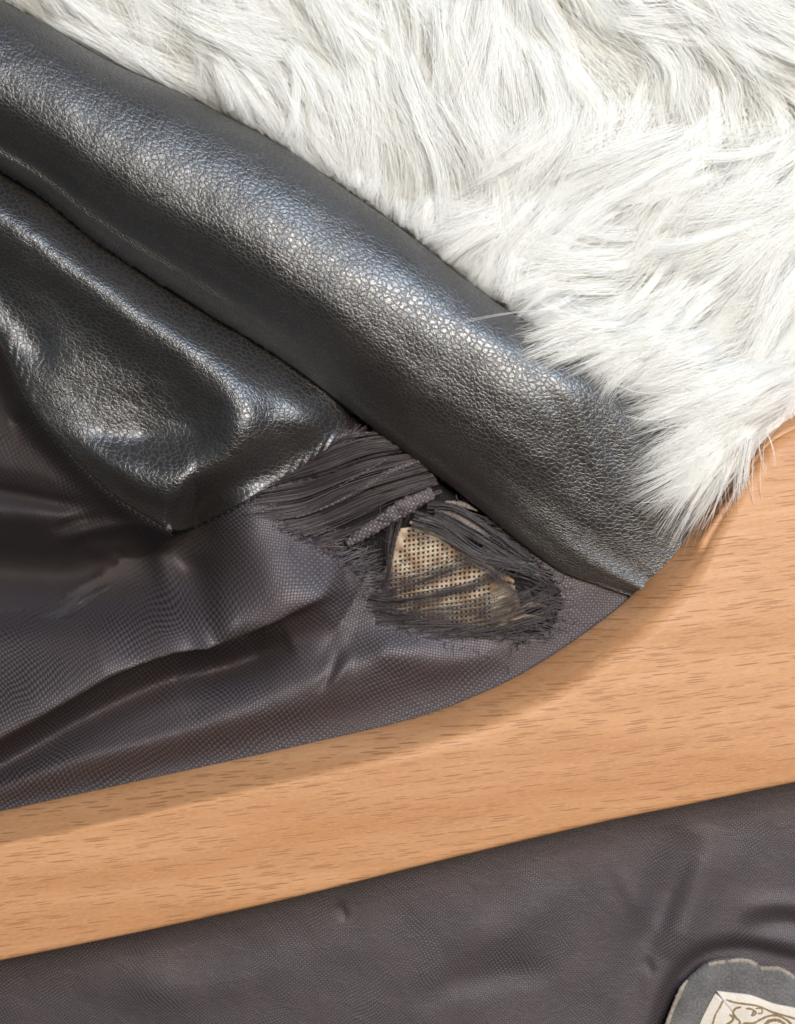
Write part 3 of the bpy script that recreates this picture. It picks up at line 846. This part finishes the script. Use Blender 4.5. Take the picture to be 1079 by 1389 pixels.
for pts, r in (([(896, 1420), (906, 1388), (914, 1366), (926, 1340), (933, 1330)], 4.5), ([(947, 1334), (956, 1328), (966, 1322)], 4.0),
               ([(961, 1309), (974, 1306), (985, 1305)], 4.2), ([(987, 1305), (1005, 1303), (1018, 1305), (1027, 1310)], 4.4),
               ([(1031, 1314), (1044, 1314), (1056, 1314), (1068, 1320), (1078, 1328)], 4.2), ([(1080, 1328), (1100, 1334), (1130, 1338)], 4.2)):
    cord('edge_stitch', pts, r * 0.8, M_cream, patch, 6.5, flat=0.7)
for pts, r in (([(981, 1357), (977, 1366), (971, 1376), (967, 1389), (955, 1430)], 1.3), ([(985, 1356), (998, 1360), (1012, 1362), (1030, 1365), (1048, 1373), (1066, 1378), (1085, 1384), (1120, 1396)], 1.3),
               ([(1006, 1366), (998, 1368), (995, 1374), (998, 1380), (1004, 1386), (1000, 1394)], 1.4), ([(990, 1376), (995, 1381), (992, 1386), (985, 1390)], 1.5),
               ([(1012, 1368), (1020, 1369), (1026, 1374), (1020, 1378), (1024, 1370)], 1.3), ([(1025, 1368), (1033, 1368), (1034, 1374), (1028, 1375)], 1.0),
               ([(1008, 1388), (1022, 1388), (1032, 1383), (1044, 1378), (1056, 1378), (1068, 1384), (1076, 1392)], 1.5),
               ([(1036, 1392), (1044, 1385), (1056, 1384), (1066, 1390)], 2.2), ([(985, 1402), (1010, 1398), (1040, 1404), (1080, 1402)], 1.5)):
    cord('print_line', pts, r, M_print, wl, 11.8, flat=0.25)


# ------------------------------------------------------------------ wooden hanger
def make_hanger():
    nu = 300
    U, A, L = smooth(HU, nu), smooth(HA, nu), smooth(HL, nu)
    # pair stations by similar x position along the arm
    fr = np.linspace(0, 1, nu)
    zb, zt = 8.0, 92.0
    rows = []

    def row(q, z):
        rows.append(W(q[:, 0], q[:, 1], np.full(nu, z) if np.isscalar(z) else z))
    soft = np.clip((A[:, 0] - 250) / 700, 0, 1)              # the arris softens towards the neck
    d = A - U; w = np.linalg.norm(d, axis=1)[:, None]; d = d / w
    e = L - A; el = np.linalg.norm(e, axis=1)[:, None]; e = e / el
    ins = U + d * (w * 0.10)
    row(U + d * 12, zb)                       # underside, tucked in
    row(U + d * 2.0, zb)
    row(U, zb + 3)
    row(U + d * (w * 0.03), zb + 9)
    r = (3 + 13 * soft)[:, None]
    for f in (0.2, 0.4, 0.6):
        q = U + d * (w * f); row(q, zb + 9 + (zt - 0.6 * r[:, 0] - zb - 9) * (f - .03) / (0.97 - r[:, 0] / w[:, 0]) + 2.0 * math.sin(math.pi * f))
    row(A - d * (r * 1.25 + 3), zt - 0.6 * r[:, 0] - (0.25 * r[:, 0] + 3) * (zt - 0.6 * r[:, 0] - zb - 9) / (0.97 * w[:, 0] - r[:, 0]))
    row(A - d * r, zt - (r[:, 0] * 0.60))
    row(A - d * r * 0.45, zt - (r[:, 0] * 0.24))
    row(A + e * 0.1, zt - (r[:, 0] * 0.09))
    row(A + e * r * 0.5, zt - (r[:, 0] * 0.02))
    row(A + e * r * 1.2, zt); row(A + e * (r * 1.3 + 5), zt)
    for f in (0.25, 0.5, 0.75):
        row(A + e * (el * f), zt + 1.5 * math.sin(math.pi * f))
    row(L - e * 9, zt); row(L - e * 4, zt - 0.6); row(L - e * 1.2, zt - 2.2); row(L, zt - 5.5)
    row(L + 0 * e, zb + 8); row(L - e * 2, zb + 2); row(L - e * 8, zb)
    row(L * 0.5 + U * 0.5, zb); row(U + d * 12, zb)
    P = np.stack(rows, 1)
    o = grid_mesh('wooden_hanger', P, M_wood, None)
    o['label'] = 'smooth beech wood coat hanger arm lying across the dark jacket lining'
    o['category'] = 'hanger'
    return o


make_hanger()

# ------------------------------------------------------------------ fur rug
xs = np.linspace(-400, 1500, 40); ys = np.linspace(-300, 1700, 40); X, Y = np.meshgrid(xs, ys)
o = grid_mesh('rug_backing', to_local(W(X, Y, -62 + 1.5 * fbm(X, Y, 80, 131) - 260 / (1 + np.exp((X - 500) / 30.0)) / (1 + np.exp((420 - Y) / 20.0))), rug), M_backing, rug)

CTRL = np.array([(100, 0, .85, .5), (230, 60, .8, .6), (350, 60, .75, .65), (470, 150, .6, .8), (560, 40, .15, 1), (620, 60, .12, 1), (690, 70, .25, 1),
                 (600, 180, .8, .55), (660, 190, .9, .35), (760, 20, .75, .6), (850, 55, .95, .35), (960, 40, .9, .2), (1060, 60, .8, .1),
                 (900, 130, -.9, .42), (800, 200, -.88, .45), (1000, 200, -.9, .4), (1060, 300, -.85, .3), (700, 240, -.85, .4), (620, 250, -.6, .75), (570, 300, -.2, 1),
                 (640, 330, -.5, .85), (760, 300, -.85, .5), (880, 310, -.93, .3), (1000, 330, -.35, .92), (960, 380, -.8, .3), (860, 400, -.95, .3), (740, 390, -.8, .5),
                 (820, 460, -.85, .5), (930, 470, -.8, .55), (1050, 440, -.3, .95), (900, 530, -.85, .5), (1000, 540, -.85, .5), (1060, 530, -.7, .6)], float)


def direction(x, y):
    d2 = (CTRL[:, 0] - x) ** 2 + (CTRL[:, 1] - y) ** 2 + 900
    w = 1 / d2 ** 1.5
    v = (CTRL[:, 2:] * w[:, None]).sum(0)
    return v / (np.linalg.norm(v) + 1e-9)


rollpoly = np.vstack([smooth(CREASE, 80), smooth(EDGE, 120)[::-1]])
rollpoly_in = rollpoly
edge_s = smooth(EDGE, 90)
hang_s = smooth(HU, 60)


def allowed(x, y):
    """fur ground: outside the jacket and above the hanger"""
    ye = np.interp(x, edge_s[:72, 0], edge_s[:72, 1])
    if x < 900 and y > ye + 4: return False
    if x >= 900 and y > np.interp(x, hang_s[:, 0], hang_s[:, 1]) + 40: return False
    if x >= 880 and x < 940 and y > 560: return False
    return True


def direction_v(x, y):
    d2 = (x[:, None] - CTRL[None, :, 0]) ** 2 + (y[:, None] - CTRL[None, :, 1]) ** 2 + 3000
    w = 1 / d2 ** 1.6
    v = w @ CTRL[:, 2:]
    return v / (np.linalg.norm(v, axis=1)[:, None] + 1e-9)


def cut(Q):
    """(n, k, 2) strands -> number of points before each runs into the jacket"""
    m = inside(Q[..., 0], Q[..., 1], rollpoly)
    return np.where(m.any(1), np.argmax(m, 1), Q.shape[1])


def lock(x, y, length, ang_off, curv, zroot, zmax, ztip, rad, n, thick, free=False, dir0=None, k=13, subs=6, flare=0.5, loose=0.3):
    """one lock: a few finer tresses that drift apart, plus loose hairs, all following the lie of the pile"""
    ns = subs + 1
    sx = x + rng.normal(size=ns) * rad * 0.55; sy = y + rng.normal(size=ns) * rad * 0.55
    da = ang_off + rng.normal(size=ns) * 0.13; dc = curv + rng.normal(size=ns) * 0.25
    G = np.zeros((ns, k, 2)); G[:, 0] = np.stack([sx, sy], -1)
    ln = length * rng.uniform(0.75, 1.12, ns)
    droot = direction_v(G[:, 0, 0], G[:, 0, 1])
    for i in range(1, k):
        d = (0.55 * droot + 0.45 * direction_v(G[:, i - 1, 0], G[:, i - 1, 1])) if dir0 is None else np.repeat(np.array(dir0, float)[None] / np.linalg.norm(dir0), ns, 0)
        a = da + dc * i / k
        d = np.stack([d[:, 0] * np.cos(a) - d[:, 1] * np.sin(a), d[:, 0] * np.sin(a) + d[:, 1] * np.cos(a)], -1)
        G[:, i] = G[:, i - 1] + d * (ln / (k - 1))[:, None]
    s = np.linspace(0, 1, k)
    z = np.where(s < 0.3, zroot + (zmax - zroot) * np.sin(s / 0.3 * math.pi / 2), zmax + (ztip - zmax) * ((s - 0.3) / 0.7) ** 1.5)
    T = np.gradient(G, axis=1); T /= np.linalg.norm(T, axis=2)[..., None] + 1e-9
    NR = np.stack([-T[..., 1], T[..., 0]], -1)
    w = rng.random(n)
    who = rng.integers(0, ns, n); lo = rng.random(n) < loose
    tr = rng.uniform(0.28, 0.62, ns) * rad
    ro = np.sqrt(rng.random(n)) * np.where(lo, rad * 1.25, tr[who]); ph = rng.uniform(0, 6.28, n)
    fl = np.where(lo, 1.15, flare)
    prof = 1 - (1 - fl)[:, None] * np.clip(s / 0.8, 0, 1)[None] ** 0.8
    amp = np.where(lo, 3.5, 1.0) * rng.normal(size=n)
    wav = amp[:, None] * np.sin(s[None] * rng.uniform(2, 6, n)[:, None] + rng.uniform(0, 6, n)[:, None]) * s[None]
    spread = rng.normal(size=n) * np.where(lo, 0.10, 0.03) * length
    off = (ro * np.cos(ph))[:, None] * prof + wav + spread[:, None] * (s[None] ** 1.5)
    zs = rng.normal(size=ns) * 6
    Q = G[who] + NR[who] * off[..., None]
    Z = z[None] + (zs[who])[:, None] * s[None] + (ro * np.sin(ph) * 0.5)[:, None] * prof + (rng.normal(size=n) * np.where(lo, 6, 2))[:, None] * s[None]
    L = np.where(rng.random(n) < 0.5, rng.uniform(0.6, 1.0, n), rng.uniform(0.85, 1.05, n))
    e = cut(Q) if not free else np.full(n, k)
    P = to_local(W(Q[..., 0], Q[..., 1], Z), rug)
    cs, rs = [], []
    for j in range(n):
        if e[j] < 4: continue
        m = max(4, min(int(e[j]), int(round(k * min(L[j], 1.0)))))
        b = int(rng.integers(0, 5)) if m > 9 else 0
        cs.append(P[j, b:m]); rs.append(thick * np.interp(np.linspace(0, 1, m - b), [0, 0.25, 0.65, 1], [0.15, 1, 0.85, 0.15]))
    return cs, rs


# undercoat: short dense fibres nobody could count
m = 110000
x, y = rng.uniform(-60, 1230, m), rng.uniform(-140, 640, m)
ok = np.array([allowed(a, b) for a, b in zip(x, y)]); x, y = x[ok][:46000], y[ok][:46000]; m = len(x)
d = direction_v(x, y); a = rng.normal(size=m) * 0.5
d = np.stack([d[:, 0] * np.cos(a) - d[:, 1] * np.sin(a), d[:, 0] * np.sin(a) + d[:, 1] * np.cos(a)], -1)
s = np.linspace(0, 1, 7)
Q = np.stack([x, y], -1)[:, None] + d[:, None] * (s[None] ** 1.2 * rng.uniform(45, 110, m)[:, None])[..., None] + np.cumsum(rng.normal(size=(m, 7, 2)) * 1.5, 1)
Z = -62 + rng.uniform(26, 76, m)[:, None] * np.sin(s * 1.9)[None]
e = cut(Q); P = to_local(W(Q[..., 0], Q[..., 1], Z), rug)
cs = [P[j, :e[j]] for j in range(m) if e[j] >= 4]
o = strands('undercoat', cs, [np.linspace(0.5, 0.18, len(c)) for c in cs], M_under, rug); o['kind'] = 'stuff'

# locks: each one a part
spots = []
tries = 0
while len(spots) < 275 and tries < 30000:
    tries += 1
    x, y = rng.uniform(-80, 1240), rng.uniform(-170, 600)
    if not allowed(x, y): continue
    md = 32 if tries < 12000 else 25
    if spots:
        sp = np.array(spots)
        if ((sp[:, 0] - x) ** 2 + (sp[:, 1] - y) ** 2).min() < md ** 2: continue
    spots.append((x, y))
for x, y in spots:
    de = np.min(np.hypot(edge_s[:, 0] - x, edge_s[:, 1] - y))
    near = np.clip(1 - de / 130, 0, 1)
    L = rng.uniform(170, 310) * (1 - 0.3 * near)
    zm = rng.uniform(-16, 46) * (1 - 0.6 * near)
    cs, rs = lock(x, y, L, rng.normal() * 0.15, rng.normal() * 0.32, -62, zm, zm - rng.uniform(6, 26), rng.uniform(16, 30), int(rng.integers(240, 350)), 0.28,
                  subs=int(rng.integers(2, 5)), flare=rng.uniform(0.35, 0.9), loose=rng.uniform(0.2, 0.5))
    if len(cs) > 8: strands('fur_lock', cs, rs, M_fur, rug)

# locks that spill over the leather and stand up by the hanger
SPILL = [((1012, 575), (-.72, .66), 200, 46, 58, 34, 12, 260, .12), ((1000, 560), (-.85, .52), 150, 46, 62, 40, 16, 260, -.1), ((1030, 520), (-.9, .42), 190, 44, 66, 46, 20, 300, .1),
         ((985, 520), (-.95, .25), 120, 40, 64, 50, 18, 260, .15), ((975, 470), (-.9, .45), 160, 40, 70, 54, 20, 280, .1), ((930, 440), (-.85, .5), 130, 40, 72, 60, 20, 260, .1),
         ((860, 445), (-.95, .2), 150, 30, 74, 66, 16, 230, .15), ((880, 470), (-.75, .6), 110, 36, 70, 60, 18, 220, .05), ((1040, 560), (-.75, .62), 150, 46, 60, 36, 18, 260, -.15),
         ((1070, 500), (-.8, .5), 170, 40, 66, 50, 22, 260, .1), ((800, 420), (-.85, .45), 110, 24, 72, 66, 18, 200, .1), ((1000, 600), (-.66, .75), 150, 46, 56, 30, 9, 160, .1)]
for (x, y), d, L, zr, zm, zt, rad, n, cu in SPILL:
    cs, rs = lock(x, y, L, 0.0, cu, -62, zm + 34, zt + 34, rad * 1.1, int(n * 1.7), 0.30, free=True, dir0=d, flare=0.8, loose=0.45)
    strands('fur_lock', cs, rs, M_fur, rug)
# single hairs straying over leather and wood
cs, rs = [], []
for (x0, y0), (x1, y1), b, zz in (((960, 575), (845, 597), 6, 62), ((955, 570), (880, 600), -4, 60), ((950, 610), (875, 640), 10, 58), ((960, 640), (868, 680), -12, 56), ((950, 655), (862, 694), 8, 55),
                                  ((760, 420), (628, 438), 4, 92), ((790, 455), (722, 478), 2, 86), ((1000, 600), (950, 720), -6, 66), ((1010, 600), (968, 700), 5, 70), ((1030, 590), (1040, 640), 4, 72),
                                  ((1040, 585), (1052, 630), -3, 72), ((1015, 590), (985, 690), -4, 68), ((905, 530), (838, 520), -8, 74), ((880, 520), (835, 540), 6, 74), ((930, 560), (850, 565), -8, 68)):
    for rep in range(2):
        s = np.linspace(0, 1, 12); dx, dy = x1 - x0, y1 - y0; l = math.hypot(dx, dy)
        j = rng.normal(size=2) * 2.5
        q = np.stack([x0 + dx * s - dy / l * b * np.sin(s * 3) + j[0] * s, y0 + dy * s + dx / l * b * np.sin(s * 3) + j[1] * s], -1)
        z = zz + 34 + 3 * np.sin(s * 3.1) + 2 * rep
        cs.append(to_local(W(q[:, 0], q[:, 1], z), rug)); rs.append(np.linspace(0.55, 0.2, 12))
o = strands('stray_hair', cs, rs, M_fur, rug); o['kind'] = 'stuff'
